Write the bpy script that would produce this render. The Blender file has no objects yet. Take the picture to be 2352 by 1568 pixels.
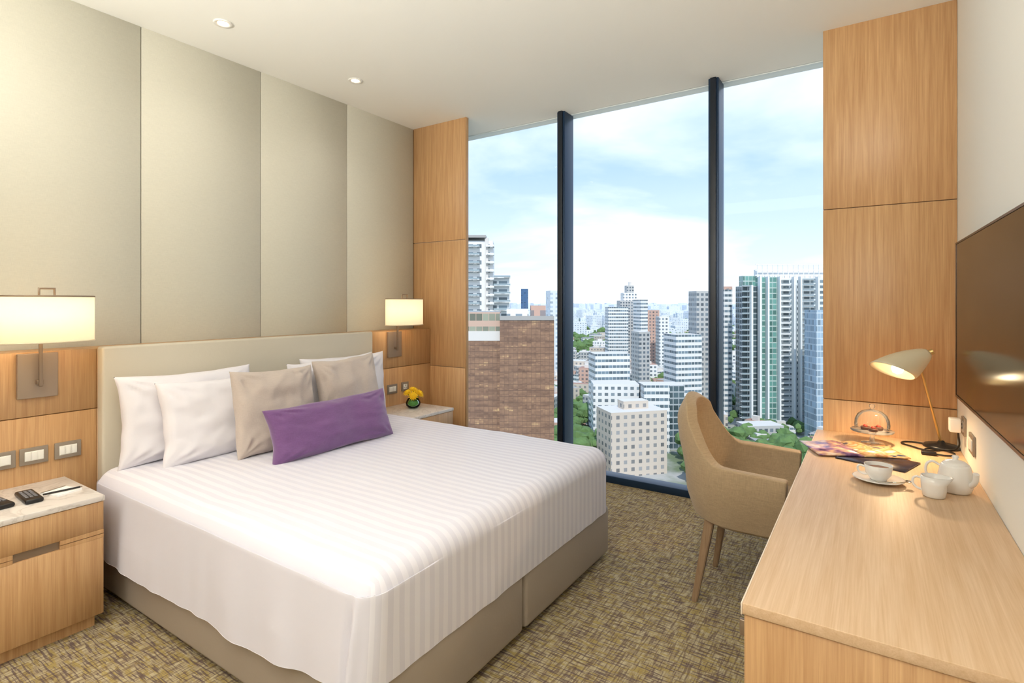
import bpy, bmesh, math, random
from mathutils import Vector, Matrix, noise
random.seed(7)
scene=bpy.context.scene
YAW=math.atan2(827,1249)
FW=Vector((-math.sin(YAW),math.cos(YAW),0)); RT=Vector((math.cos(YAW),math.sin(YAW),0))
EYE=1.42; H=3.0
XL,XR,YC,YW=-3.49,0.371,3.64,4.10
YB=-2.6

# ---------------------------------------------------------------- helpers
def link(o):
    scene.collection.objects.link(o); return o
def mesh_obj(name,bm,mats,smooth=False,loc=None):
    me=bpy.data.meshes.new(name); bm.to_mesh(me); bm.free()
    if not isinstance(mats,(list,tuple)): mats=[mats]
    for m in mats: me.materials.append(m)
    if smooth:
        for p in me.polygons: p.use_smooth=True
    o=bpy.data.objects.new(name,me)
    if loc is not None: o.location=loc
    return link(o)
def box(name,x0,x1,y0,y1,z0,z1,mat,bev=0.0,seg=3):
    bm=bmesh.new(); bmesh.ops.create_cube(bm,size=1)
    for v in bm.verts: v.co=Vector((v.co.x*(x1-x0),v.co.y*(y1-y0),v.co.z*(z1-z0)))
    if bev>0: bmesh.ops.bevel(bm,geom=bm.edges[:],offset=bev,segments=seg,affect='EDGES',profile=0.5)
    o=mesh_obj(name,bm,mat,smooth=False,loc=((x0+x1)/2,(y0+y1)/2,(z0+z1)/2))
    if bev>0:
        for p in o.data.polygons: p.use_smooth=True
        try:
            with bpy.context.temp_override(object=o,selected_objects=[o],active_object=o): bpy.ops.object.shade_auto_smooth(angle=0.6)
        except Exception: pass
    return o
def lathe(name,prof,loc,mat,seg=40,sx=1,sy=1,smooth=True):
    bm=bmesh.new(); rings=[]
    for r,z in prof:
        if r<1e-5: rings.append([bm.verts.new((0,0,z))])
        else: rings.append([bm.verts.new((r*sx*math.cos(2*math.pi*i/seg),r*sy*math.sin(2*math.pi*i/seg),z)) for i in range(seg)])
    for a,b in zip(rings,rings[1:]):
        if len(a)==1 and len(b)==1: continue
        for i in range(seg):
            j=(i+1)%seg
            if len(a)==1: bm.faces.new((a[0],b[j],b[i]))
            elif len(b)==1: bm.faces.new((a[i],a[j],b[0]))
            else: bm.faces.new((a[i],a[j],b[j],b[i]))
    bmesh.ops.recalc_face_normals(bm,faces=bm.faces)
    return mesh_obj(name,bm,mat,smooth=smooth,loc=loc)
def tube(name,pts,r,mat,cyc=False,spline='POLY',res=4):
    cu=bpy.data.curves.new(name,'CURVE'); cu.dimensions='3D'; cu.bevel_depth=r; cu.bevel_resolution=res; cu.use_fill_caps=True
    if spline=='BEZ':
        s=cu.splines.new('BEZIER'); s.bezier_points.add(len(pts)-1)
        for b,p in zip(s.bezier_points,pts): b.co=p; b.handle_left_type=b.handle_right_type='AUTO'
    else:
        s=cu.splines.new('POLY'); s.points.add(len(pts)-1)
        for b,p in zip(s.points,pts): b.co=(*p,1)
    s.use_cyclic_u=cyc
    cu.materials.append(mat)
    return link(bpy.data.objects.new(name,cu))
def group(name,objs,loc=(0,0,0)):
    e=bpy.data.objects.new(name,None); e.location=loc; e.empty_display_size=0.1; link(e)
    for o in objs:
        o.parent=e; o.matrix_parent_inverse=Matrix.Translation(Vector(loc)).inverted()
    return e

# ---------------------------------------------------------------- materials
def C(r,g,b):
    f=lambda c:((c/255)/12.92 if c/255<=0.04045 else ((c/255+0.055)/1.055)**2.4)
    return (f(r),f(g),f(b),1)
def newmat(name):
    m=bpy.data.materials.new(name); m.use_nodes=True
    nt=m.node_tree; return m,nt,nt.nodes['Principled BSDF']
def setc(b,**k):
    for n,v in k.items():
        n=n.replace('_',' ')
        if n in b.inputs: b.inputs[n].default_value=v
def simple(name,col,rough=0.5,metal=0.0,spec=0.5,bump=None,var=0.0,vscale=9):
    m,nt,b=newmat(name); setc(b,Base_Color=col,Roughness=rough,Metallic=metal)
    b.inputs['Specular IOR Level'].default_value=spec
    N=nt.nodes;L=nt.links
    if var>0:
        g=N.new('ShaderNodeNewGeometry');n=N.new('ShaderNodeTexNoise');n.inputs['Scale'].default_value=vscale
        L.new(g.outputs['Position'],n.inputs['Vector'])
        mx=N.new('ShaderNodeMix');mx.data_type='RGBA'
        mx.inputs['A'].default_value=tuple(c*(1-var) for c in col[:3])+(1,); mx.inputs['B'].default_value=tuple(min(1,c*(1+var)) for c in col[:3])+(1,)
        L.new(n.outputs['Fac'],mx.inputs['Factor']);L.new(mx.outputs['Result'],b.inputs['Base Color'])
    if bump:
        sc,st=bump
        g=N.new('ShaderNodeNewGeometry');n=N.new('ShaderNodeTexNoise');n.inputs['Scale'].default_value=sc;n.inputs['Detail'].default_value=3
        bp=N.new('ShaderNodeBump');bp.inputs['Strength'].default_value=st;bp.inputs['Distance'].default_value=0.005
        L.new(g.outputs['Position'],n.inputs['Vector']);L.new(n.outputs['Fac'],bp.inputs['Height']);L.new(bp.outputs['Normal'],b.inputs['Normal'])
    return m
def wood(name,c1,c2,axis='z',rough=0.45):
    m,nt,b=newmat(name);N=nt.nodes;L=nt.links
    g=N.new('ShaderNodeNewGeometry');mp=N.new('ShaderNodeMapping');mp.vector_type='POINT'
    s=[22,22,22];s['xyz'.index(axis)]=0.9;mp.inputs['Scale'].default_value=s
    n=N.new('ShaderNodeTexNoise');n.inputs['Scale'].default_value=2.2;n.inputs['Detail'].default_value=7;n.inputs['Roughness'].default_value=0.62;n.inputs['Distortion'].default_value=0.4
    L.new(g.outputs['Position'],mp.inputs['Vector']);L.new(mp.outputs['Vector'],n.inputs['Vector'])
    mp2=N.new('ShaderNodeMapping');s=[260,260,260];s['xyz'.index(axis)]=5;mp2.inputs['Scale'].default_value=s
    n2=N.new('ShaderNodeTexNoise');n2.inputs['Scale'].default_value=1.0;n2.inputs['Detail'].default_value=2
    L.new(g.outputs['Position'],mp2.inputs['Vector']);L.new(mp2.outputs['Vector'],n2.inputs['Vector'])
    ad=N.new('ShaderNodeMath');ad.operation='MULTIPLY_ADD';ad.inputs[1].default_value=0.35;L.new(n2.outputs['Fac'],ad.inputs[0]);
    sb=N.new('ShaderNodeMath');sb.operation='MULTIPLY';sb.inputs[1].default_value=0.65;L.new(n.outputs['Fac'],sb.inputs[0]);L.new(sb.outputs[0],ad.inputs[2])
    cr=N.new('ShaderNodeValToRGB');cr.color_ramp.elements[0].position=0.32;cr.color_ramp.elements[0].color=c2;cr.color_ramp.elements[1].position=0.66;cr.color_ramp.elements[1].color=c1
    L.new(ad.outputs[0],cr.inputs['Fac']);L.new(cr.outputs['Color'],b.inputs['Base Color'])
    b.inputs['Roughness'].default_value=rough
    bp=N.new('ShaderNodeBump');bp.inputs['Strength'].default_value=0.08;bp.inputs['Distance'].default_value=0.002
    L.new(ad.outputs[0],bp.inputs['Height']);L.new(bp.outputs['Normal'],b.inputs['Normal'])
    return m
def emis(name,col,strength,base=(1,1,1,1)):
    m,nt,b=newmat(name);setc(b,Base_Color=base,Roughness=0.8);b.inputs['Emission Color'].default_value=col;b.inputs['Emission Strength'].default_value=strength
    return m
def fabric(name,col,scale=900,var=0.12,rough=0.9,axis_streak=None,sheen=0.2,bstr=0.25):
    m,nt,b=newmat(name);N=nt.nodes;L=nt.links
    g=N.new('ShaderNodeNewGeometry')
    outs=[]
    for s in ((scale,scale,scale*.06),(scale*.06,scale*.06,scale)):
        mp=N.new('ShaderNodeMapping');mp.inputs['Scale'].default_value=s
        n=N.new('ShaderNodeTexNoise');n.inputs['Scale'].default_value=1;n.inputs['Detail'].default_value=2
        L.new(g.outputs['Position'],mp.inputs['Vector']);L.new(mp.outputs['Vector'],n.inputs['Vector']);outs.append(n)
    ad=N.new('ShaderNodeMath');ad.operation='ADD';L.new(outs[0].outputs['Fac'],ad.inputs[0]);L.new(outs[1].outputs['Fac'],ad.inputs[1])
    mr=N.new('ShaderNodeMapRange');mr.inputs['From Min'].default_value=0.65;mr.inputs['From Max'].default_value=1.35;L.new(ad.outputs[0],mr.inputs['Value'])
    mx=N.new('ShaderNodeMix');mx.data_type='RGBA'
    mx.inputs['A'].default_value=tuple(c*(1-var) for c in col[:3])+(1,); mx.inputs['B'].default_value=tuple(min(1,c*(1+var)) for c in col[:3])+(1,)
    L.new(mr.outputs[0],mx.inputs['Factor']);L.new(mx.outputs['Result'],b.inputs['Base Color'])
    b.inputs['Roughness'].default_value=rough;b.inputs['Sheen Weight'].default_value=sheen;b.inputs['Specular IOR Level'].default_value=0.2
    bp=N.new('ShaderNodeBump');bp.inputs['Strength'].default_value=bstr;bp.inputs['Distance'].default_value=0.001
    L.new(mr.outputs[0],bp.inputs['Height']);L.new(bp.outputs['Normal'],b.inputs['Normal'])
    return m
def carpet_mat():
    m,nt,b=newmat('carpet_weave');N=nt.nodes;L=nt.links
    g=N.new('ShaderNodeNewGeometry')
    def nz(sx,sy,det=2,off=0,dist=0):
        mp=N.new('ShaderNodeMapping');mp.inputs['Scale'].default_value=(sx,sy,1);mp.inputs['Location'].default_value=(off,off,0)
        n=N.new('ShaderNodeTexNoise');n.inputs['Scale'].default_value=1;n.inputs['Detail'].default_value=det;n.inputs['Distortion'].default_value=dist
        L.new(g.outputs['Position'],mp.inputs['Vector']);L.new(mp.outputs['Vector'],n.inputs['Vector']);return n
    def ramp(n,p0,c0,p1,c1):
        cr=N.new('ShaderNodeValToRGB');e=cr.color_ramp.elements;e[0].position=p0;e[0].color=c0;e[1].position=p1;e[1].color=c1
        L.new(n.outputs['Fac'],cr.inputs['Fac']);return cr
    def mix(f,a,b_):
        mx=N.new('ShaderNodeMix');mx.data_type='RGBA';L.new(f,mx.inputs['Factor']);
        if hasattr(a,'links'): L.new(a,mx.inputs['A'])
        else: mx.inputs['A'].default_value=a
        if hasattr(b_,'links'): L.new(b_,mx.inputs['B'])
        else: mx.inputs['B'].default_value=b_
        return mx.outputs['Result']
    K=(0,0,0,1)
    base=ramp(nz(80,13,2,3),.38,C(164,147,116),.62,C(192,178,144)).outputs['Color']
    col=mix(ramp(nz(14,60,2,21),.48,K,.58,(.75,.75,.75,1)).outputs['Color'],base,C(168,146,80))
    col=mix(ramp(nz(125,11,2,0),.50,K,.60,(.68,.68,.68,1)).outputs['Color'],col,C(110,90,78))
    col=mix(ramp(nz(11,125,2,9),.51,K,.60,(.78,.78,.78,1)).outputs['Color'],col,C(95,77,80))
    L.new(col,b.inputs['Base Color'])
    b.inputs['Roughness'].default_value=0.95;b.inputs['Specular IOR Level'].default_value=0.1
    fz=nz(420,420,1)
    bp=N.new('ShaderNodeBump');bp.inputs['Strength'].default_value=0.5;bp.inputs['Distance'].default_value=0.003
    L.new(fz.outputs['Fac'],bp.inputs['Height']);L.new(bp.outputs['Normal'],b.inputs['Normal'])
    return m
def stripe_sheet():
    m,nt,b=newmat('satin_stripe_sheet');N=nt.nodes;L=nt.links
    at=N.new('ShaderNodeAttribute');at.attribute_name='stripe'
    w=N.new('ShaderNodeMath');w.operation='MULTIPLY';w.inputs[1].default_value=1/0.046;L.new(at.outputs['Fac'],w.inputs[0])
    f=N.new('ShaderNodeMath');f.operation='FRACT';L.new(w.outputs[0],f.inputs[0])
    gt=N.new('ShaderNodeMath');gt.operation='GREATER_THAN';gt.inputs[1].default_value=0.5;L.new(f.outputs[0],gt.inputs[0])
    mx=N.new('ShaderNodeMix');mx.data_type='RGBA';mx.inputs['A'].default_value=C(222,220,230);mx.inputs['B'].default_value=C(232,230,238)
    L.new(gt.outputs[0],mx.inputs['Factor']);L.new(mx.outputs['Result'],b.inputs['Base Color'])
    mr=N.new('ShaderNodeMapRange');mr.inputs['To Min'].default_value=0.8;mr.inputs['To Max'].default_value=0.5;L.new(gt.outputs[0],mr.inputs['Value']);L.new(mr.outputs[0],b.inputs['Roughness'])
    b.inputs['Specular IOR Level'].default_value=0.25
    return m
def marble():
    m,nt,b=newmat('white_marble');N=nt.nodes;L=nt.links
    g=N.new('ShaderNodeNewGeometry');n=N.new('ShaderNodeTexNoise');n.inputs['Scale'].default_value=5;n.inputs['Detail'].default_value=8;n.inputs['Distortion'].default_value=2.5
    L.new(g.outputs['Position'],n.inputs['Vector'])
    cr=N.new('ShaderNodeValToRGB');e=cr.color_ramp.elements;e[0].position=.44;e[0].color=C(222,215,208);e[1].position=.56;e[1].color=C(226,219,212);x=e.new(.5);x.color=C(202,194,186)
    L.new(n.outputs['Fac'],cr.inputs['Fac']);L.new(cr.outputs['Color'],b.inputs['Base Color']);b.inputs['Roughness'].default_value=.3
    return m
def glass_thin(name,tint=(1,1,1,1),gl=0.06,haze=0.0):
    m=bpy.data.materials.new(name);m.use_nodes=True;nt=m.node_tree;nt.nodes.clear();N=nt.nodes;L=nt.links
    t=N.new('ShaderNodeBsdfTransparent');t.inputs[0].default_value=tint
    g=N.new('ShaderNodeBsdfGlossy');g.inputs['Roughness'].default_value=0.02
    fr=N.new('ShaderNodeFresnel');fr.inputs['IOR'].default_value=1.0+gl*6
    mx=N.new('ShaderNodeMixShader');o=N.new('ShaderNodeOutputMaterial')
    L.new(fr.outputs[0],mx.inputs[0]);L.new(t.outputs[0],mx.inputs[1]);L.new(g.outputs[0],mx.inputs[2])
    if haze>0:
        d=N.new('ShaderNodeBsdfDiffuse');d.inputs[0].default_value=(.95,.96,.96,1)
        m2=N.new('ShaderNodeMixShader');m2.inputs[0].default_value=haze
        L.new(mx.outputs[0],m2.inputs[1]);L.new(d.outputs[0],m2.inputs[2]);L.new(m2.outputs[0],o.inputs[0])
    else: L.new(mx.outputs[0],o.inputs[0])
    return m

OAK1=C(211,170,122);OAK2=C(179,134,88)
M_oakv=wood('oak_vertical_grain',OAK1,OAK2,'z')
M_oaky=wood('oak_desk_grain',C(222,192,158),C(202,166,126),'y',0.5)
M_wallfab=fabric('linen_wall_panel',C(205,201,185),700,0.06,0.95,sheen=0.0,bstr=0.1)
M_white=simple('white_paint',C(238,237,230),0.85,spec=.2)
M_ceil=simple('ceiling_paint',C(243,243,236),0.9,spec=.1)
M_gap=simple('shadow_gap',C(70,60,48),0.9)
M_frame=simple('dark_blue_window_frame',C(26,50,76),0.35,0.3)
M_head=simple('headboard_leather',C(205,196,177),0.55,bump=(60,.08))
M_base=simple('bed_base_leather',C(166,154,140),0.5,bump=(80,.1))
M_pill=simple('white_pillow_cotton',C(230,226,230),0.85,spec=.2,bump=(14,.25))
M_beige=fabric('beige_cushion',C(196,182,171),800,0.08)
M_purple=fabric('purple_velvet',C(120,84,132),600,0.12,0.8,sheen=0.4)
M_chair=fabric('chair_tweed',C(176,153,122),500,0.16)
M_leg=wood('chair_leg_wood',C(160,132,102),C(130,102,76),'z')
M_metal=simple('brushed_bronze',C(150,132,114),0.4,0.7)
M_plate=simple('bronze_plate',C(160,142,124),0.45,0.4)
M_black=simple('black_plastic',C(22,22,24),0.35)
M_blackrub=simple('black_cable',C(15,15,15),0.5)
M_porc=simple('white_porcelain',C(236,233,228),0.15)
M_switch=simple('switch_white',C(240,238,230),0.3)
M_bezel=simple('grey_switch_frame',C(150,138,124),0.4,0.3)
M_marble=marble()
M_cream=simple('cream_lacquer',C(218,206,176),0.35)
M_brass=simple('brass_rod',C(200,170,110),0.3,0.8)
M_clear=glass_thin('clear_glass',(0.99,0.995,0.995,1),0.035,0.03)
M_clear2=glass_thin('stand_glass',(0.97,0.98,0.98,1),0.05,0.15)
M_win=glass_thin('window_glass',(0.98,0.99,0.995,1),0.03)
M_tv=simple('tv_screen',C(44,38,32),0.12,0.0,spec=0.5)
M_tv.node_tree.nodes['Principled BSDF'].inputs['IOR'].default_value=1.24
M_yellow=simple('yellow_petal',C(250,205,20),0.6)
M_green=simple('green_stem',C(60,120,40),0.6)

# ---------------------------------------------------------------- room shell
T=0.12
box('floor',XL-T,XR+T,YB-T,YW+.1,-0.12,0,carpet_mat())
box('ceiling',XL-T,XR+T,YB-T,YW+.1,H,H+.15,M_ceil)
box('wall_right',XR,XR+T,YB-T,YW+.1,0,H,M_white)
box('wall_back',XL-T,XR+T,YB-T,YB,0,H,M_white)
wl=[box('structure',XL-T,XL-0.012,YB,YW+.1,0,H,M_gap)]
seams=[YB,-1.50,-0.77,-0.04,0.692,1.424,2.155,2.888,YC]
for i in range(len(seams)-1):
    wl.append(box('linen_panel_%d'%i,XL-0.012,XL,seams[i]+.002,seams[i+1]-.002,0,H,M_wallfab,0.0015,1))
wl.append(box('plaster',XL-0.012,XL,YC+.03,YW,0,H,M_white))
group('wall_left',wl)
XP=-3.28; ZP=1.188
wp=[]
ysp=[YB,-1.2,0.05,1.137,2.907,YC]
for i in range(len(ysp)-1):
    for (z0,z1) in ((0,.884),(.888,ZP)):
        wp.append(box('oak_panel_%d'%i,XL+.001,XP-.0008,ysp[i]+.001,ysp[i+1]-.001,z0,z1,M_oakv,0.001,1))
group('trim_1',wp)
parts=[]
for z0,z1 in ((0,.861),(.865,1.958),(1.962,H)):
    parts.append(box('oak_cladding',XL+.001,-2.890,YC,YC+.018,z0,z1,M_oakv,0.0015,1))
parts.append(box('panel_edge',-2.890,-2.880,YC-.001,YC+.035,0,H,M_oakv,.001,1))
parts.append(box('panel_back',XL+.001,-2.890,YC+.0185,YC+.034,0,H,M_white))
group('wall_window_left',parts)
parts=[]
for z0,z1 in ((0,.861),(.865,1.958),(1.962,H)):
    parts.append(box('oak_cladding',-.238,XR-.001,YC,YC+.03,z0,z1,M_oakv,0.0015,1))
parts.append(box('core',-.234,XR-.005,YC+.0305,YW-.035,0,H-.002,M_white))
group('wall_window_right',parts)
bays=[(XL,-2.18),(-2.11,-0.965),(-0.895,XR)]
for i,(a,b) in enumerate(bays):
    ps=[box('glass_pane',a,b,YW-.03,YW-.02,0.05,H,M_win),
        box('sill_frame',a,b,YW-.1,YW+.02,0,0.055,M_frame,0.004),
        box('head_reveal',a,b,YW-.015,YW+.02,H-.004,H,M_white)]
    group('window_%d'%(i+1),ps)
capm=simple('mullion_cap_dark',C(14,24,36),.4)
for i,xm in enumerate((-2.145,-0.93)):
    ps=[box('mullion_post',xm-.035,xm+.035,YW-.13,YW+.03,0,H,M_frame,0.004),
        box('mullion_cap',xm-.02,xm+.02,YW-.145,YW-.13,0,H,capm,0.003)]
    group('trim_%d'%(i+2),ps)

# ---------------------------------------------------------------- bed
parts=[]
BX0,BX1,BY0,BY1=-3.20,-1.235,1.095,2.845
parts.append(box('headboard',XP,-3.21,1.137,2.907,0.0,1.198,M_head,0.012))
mid=1.95
for k,(a,b) in enumerate(((BY0+.01,mid-.007),(mid+.007,BY1-.01))):
    parts.append(box('divan_base_%d'%(k+1),BX0,BX1+.01,a,b,0.03,0.292,M_base,0.022,4))
for x in (BX0+.1,BX1-.12):
    for y in (BY0+.12,mid-.12,mid+.12,BY1-.12): parts.append(lathe('foot',[(0.0,0),(.03,0),(.03,.04),(0,.04)],(x,y,0),M_black,16))
def cover():
    bm=bmesh.new(); bmesh.ops.create_cube(bm,size=1)
    bmesh.ops.subdivide_edges(bm,edges=bm.edges[:],cuts=110,use_grid_fill=True)
    lo=Vector((BX0+.0,BY0-.01,0.27));hi=Vector((BX1+.015,BY1+.005,0.618));r=0.085
    st=[]
    bm.verts.ensure_lookup_table()
    for v in bm.verts:
        def rem(t):
            s=math.sin(t*math.pi)
            return 0.5*(0.55*s)+t*0.45
        q=Vector([lo[i]+(rem(v.co[i])+.5)*(hi[i]-lo[i]) for i in range(3)])
        s=q.y
        if v.co.y<-.4999: s-= (hi.z-q.z)*.02
        if v.co.y>.4999: s+= (hi.z-q.z)
        st.append(s+10.012)
        inn=Vector([min(max(q[i],lo[i]+r),hi[i]-r) for i in range(3)])
        if q.z<lo.z+r: inn.z=q.z
        dd=q-inn
        p=inn+dd.normalized()*r if dd.length>1e-6 else q
        drop=max(0,(0.58-p.z)/0.3)
        yn=max(0,1-(p.y-BY0)/.12); xf=max(0,1-(BX1-p.x)/.12)
        wav=noise.noise(Vector((p.x*3.5,p.y*3.5,0)))
        if drop>0:
            p.y-=yn*drop*(0.012+0.020*wav+.010*noise.noise(Vector((p.x*11,1,p.z*2))))
            p.x+=xf*drop*(0.006*noise.noise(Vector((p.y*9,5,p.z*3))))
            cx=BX1-.055-.02*drop
            p.y+=yn*min(1,drop*2)*.020*math.exp(-((p.x-cx)/.010)**2)
            p.y-=yn*min(1,drop*2)*.012*math.exp(-((p.x-cx-.025)/.015)**2)
        if p.z<0.33: p.z-=yn*0.055*min(1,(0.33-p.z)/.06)*min(1,max(0,(BX1-p.x)/.6))
        if p.z>0.55:
            p.z+=0.006*noise.noise(Vector((p.x*2.4,p.y*2.4,3)))+0.003*noise.noise(Vector((p.x*9,p.y*6,9)))
            p.z-=0.02*max(0,1-(p.y-BY0)/.5)**2
        v.co=p
    o=mesh_obj('striped_bed_cover',bm,stripe_sheet(),smooth=True)
    a=o.data.attributes.new('stripe','FLOAT','POINT');a.data.foreach_set('value',st)
    return o
parts.append(cover())
group('double_bed',parts)

def pillow(name,w,h,th,base,lean,mat,yaw=0,seed=0,roll=0):
    bm=bmesh.new();n=44
    def pt(u,v,sg):
        prof=max(0,(1-abs(u)**2.6))*max(0,(1-abs(v)**2.6))
        t=th/2*prof**0.42
        x=w/2*u*(1-.075*(1-v*v)*abs(u)**3);y=h/2*v*(1-.075*(1-u*u)*abs(v)**3)
        x+=.006*noise.noise(Vector((u*2.5,v*2.5,seed+7)));y+=.008*noise.noise(Vector((u*2,v*2,seed+17)))
        wr=noise.noise(Vector((u*2.2,v*2.2,seed+sg)))*.018*min(1,prof*3)+noise.noise(Vector((u*6,v*5,seed+sg*2)))*.006*min(1,prof*4)
        cr=0
        for cu,cv in ((1,1),(-1,1),(1,-1),(-1,-1)):
            du,dv=u-cu,v-cv;rr=math.hypot(du,dv)
            cr+=math.sin(math.atan2(dv,du)*14+seed)*.006*math.exp(-((rr-.35)/.22)**2)
        return Vector((x,y,sg*(t+(wr+cr*min(1,prof*4)) *(1 if t>0 else 0))))
    F=[[None]*(n+1) for _ in range(n+1)];Bk=[[None]*(n+1) for _ in range(n+1)]
    def m(i):
        t=i/n*2-1; return math.sin(t*math.pi/2)*.6+t*.4
    for i in range(n+1):
        for j in range(n+1):
            u,v=m(i),m(j)
            F[i][j]=bm.verts.new(pt(u,v,1))
            Bk[i][j]=F[i][j] if i in(0,n) or j in(0,n) else bm.verts.new(pt(u,v,-1))
    for i in range(n):
        for j in range(n):
            bm.faces.new((F[i][j],F[i+1][j],F[i+1][j+1],F[i][j+1]))
            bm.faces.new((Bk[i][j],Bk[i][j+1],Bk[i+1][j+1],Bk[i+1][j]))
    o=mesh_obj(name,bm,mat,smooth=True)
    up=Vector((-math.sin(lean),0,math.cos(lean)));sd=Vector((0,1,0));nn=sd.cross(up)
    M=Matrix((sd,up,nn)).transposed().to_4x4()
    M=Matrix.Rotation(yaw,4,'Z')@M@Matrix.Rotation(roll,4,'Z')
    c=Vector(base)+M.to_3x3()@Vector((0,h/2,0))
    o.matrix_world=Matrix.Translation(c)@M
    return o
ZB=0.616
pillow('pillow',.70,.46,.16,(-3.065,1.50,ZB-.02),.10,M_pill,0,1)
pillow('pillow',.70,.43,.17,(-2.885,1.625,ZB-.02),.22,M_pill,-.03,2)
pillow('pillow',.72,.46,.16,(-3.065,2.55,ZB-.02),.10,M_pill,0,3)
pillow('pillow',.70,.47,.16,(-2.89,2.35,ZB-.02),.15,M_pill,.04,4,.03)
pillow('throw_pillow',.50,.46,.14,(-2.70,1.785,ZB-.01),.20,M_beige,0.02,5,-.02)
pillow('throw_pillow',.47,.48,.14,(-2.72,2.32,ZB-.01),.18,M_beige,-.02,6,.05)
pillow('bolster_cushion',.80,.29,.16,(-2.46,1.985,ZB-.01),.30,M_purple,-.03,8,.02)

# ---------------------------------------------------------------- nightstands
def nightstand(y0,y1):
    x0,x1=XP,-2.816
    ps=[box('marble_top',x0,x1+.004,y0-.004,y1+.004,.552,.575,M_marble,.002,2),
        box('carcass',x0,x1-.02,y0,y1,.06,.552,M_oakv),
        box('plinth',x0,x1-.04,y0+.02,y1-.02,0,.06,M_oakv)]
    ym=(y0+y1)/2;hw=.075
    ps+= [box('drawer_front',x1-.02,x1,y0,y1,.428,.550,M_oakv,.0015,1),
          box('drawer_front_side',x1-.02,x1,y0,ym-hw,.410,.428,M_oakv),
          box('drawer_front_side',x1-.02,x1,ym+hw,y1,.410,.428,M_oakv),
          box('finger_pull',x1-.019,x1-.012,ym-hw,ym+hw,.392,.428,M_metal),
          box('door_front',x1-.02,x1,y0,y1,.06,.392,M_oakv,.0015,1),
          box('door_front_side',x1-.02,x1,y0,ym-hw,.392,.407,M_oakv),
          box('door_front_side',x1-.02,x1,ym+hw,y1,.392,.407,M_oakv)]
    return group('nightstand',ps)
nightstand(.545,1.002)
nightstand(2.935,3.392)

def remote(x,y,rot,w=.05,l=.17):
    z=.575
    b=box('remote_body',-l/2,l/2,-w/2,w/2,0,.02,M_black,.008)
    ks=[b]
    km=simple('remote_key',C(130,130,136),.5)
    for i in range(6):
        for j in range(3):
            ks.append(box('key',-l/2+.03+i*.02,-l/2+.042+i*.02,-w/2+.009+j*.015,-w/2+.019+j*.015,.0195,.022,km))
    e=group('remote_control',ks); e.location=(x,y,z); e.rotation_euler=(0,0,rot); return e
for r in ((-3.06,.705,.1,.06,.20),(-3.03,.805,-.05,.062,.18)): remote(*r)
e=group('notepad',[box('paper',-.055,.055,-.05,.05,0,.006,simple('paper_white',C(250,250,248),.8)),box('binding',-.055,-.047,-.05,.05,.0055,.0075,M_bezel)]);e.location=(-3.02,.915,.575);e.rotation_euler=(0,0,.3)
e=group('pen',[tube('barrel',[(-.0,-.065,0),(0,.065,0)],.004,M_black),tube('tip',[(0,.065,0),(0,.073,0)],.0018,M_metal)]);e.location=(-3.00,.91,.586);e.rotation_euler=(0,0,-.1)

# flower vase
vz=.575;vx,vy=-3.08,3.21
fl=[lathe('glass_bowl',[(0,0),(.035,0),(.055,.02),(.06,.04),(.05,.065),(.042,.075),(.039,.073),(.047,.06),(.056,.04),(.05,.022),(.03,.006),(0,.006)],(vx,vy,vz+.001),glass_thin('vase_glass',(.85,.95,.87,1),.05))]
fl.append(lathe('leaves',[(0,.008),(.03,.01),(.045,.03),(.042,.05),(.03,.06),(0,.062)],(vx,vy,vz),simple('leaf_green',C(110,160,80),.6,var=.3,vscale=60)))
def flower(cx,cy,cz,r,tilt):
    bm=bmesh.new();n=14
    for ring,(rr,zz) in enumerate(((r,0),(r*.75,.006),(r*.5,.011))):
        for i in range(n):
            a=2*math.pi*(i+.5*ring)/n;da=math.pi/n*.95
            p=[(0,0,zz),(rr*.6*math.cos(a-da),rr*.6*math.sin(a-da),zz+.004),(rr*math.cos(a),rr*math.sin(a),zz+.002),(rr*.6*math.cos(a+da),rr*.6*math.sin(a+da),zz+.004)]
            bm.faces.new([bm.verts.new(q) for q in p])
    bmesh.ops.create_uvsphere(bm,u_segments=10,v_segments=6,radius=r*.28,matrix=Matrix.Translation((0,0,.012)))
    o=mesh_obj('flower_head',bm,M_yellow);o.location=(cx,cy,cz);o.rotation_euler=tilt;return o
for dx,dy,dz,t in ((.04,-.04,.105,(.7,.7,0)),(-.02,.045,.11,(-.4,.4,0)),(.045,.03,.115,(-.1,.9,0)),(-.02,-.04,.125,(.6,.1,0)),(.0,.0,.145,(.2,.4,0))):
    fl.append(flower(vx+dx,vy+dy,vz+dz,.044,t));fl.append(tube('stem',[(vx,vy,vz+.02),(vx+dx,vy+dy,vz+dz)],.003,M_green))
group('flower_vase',fl)

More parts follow.
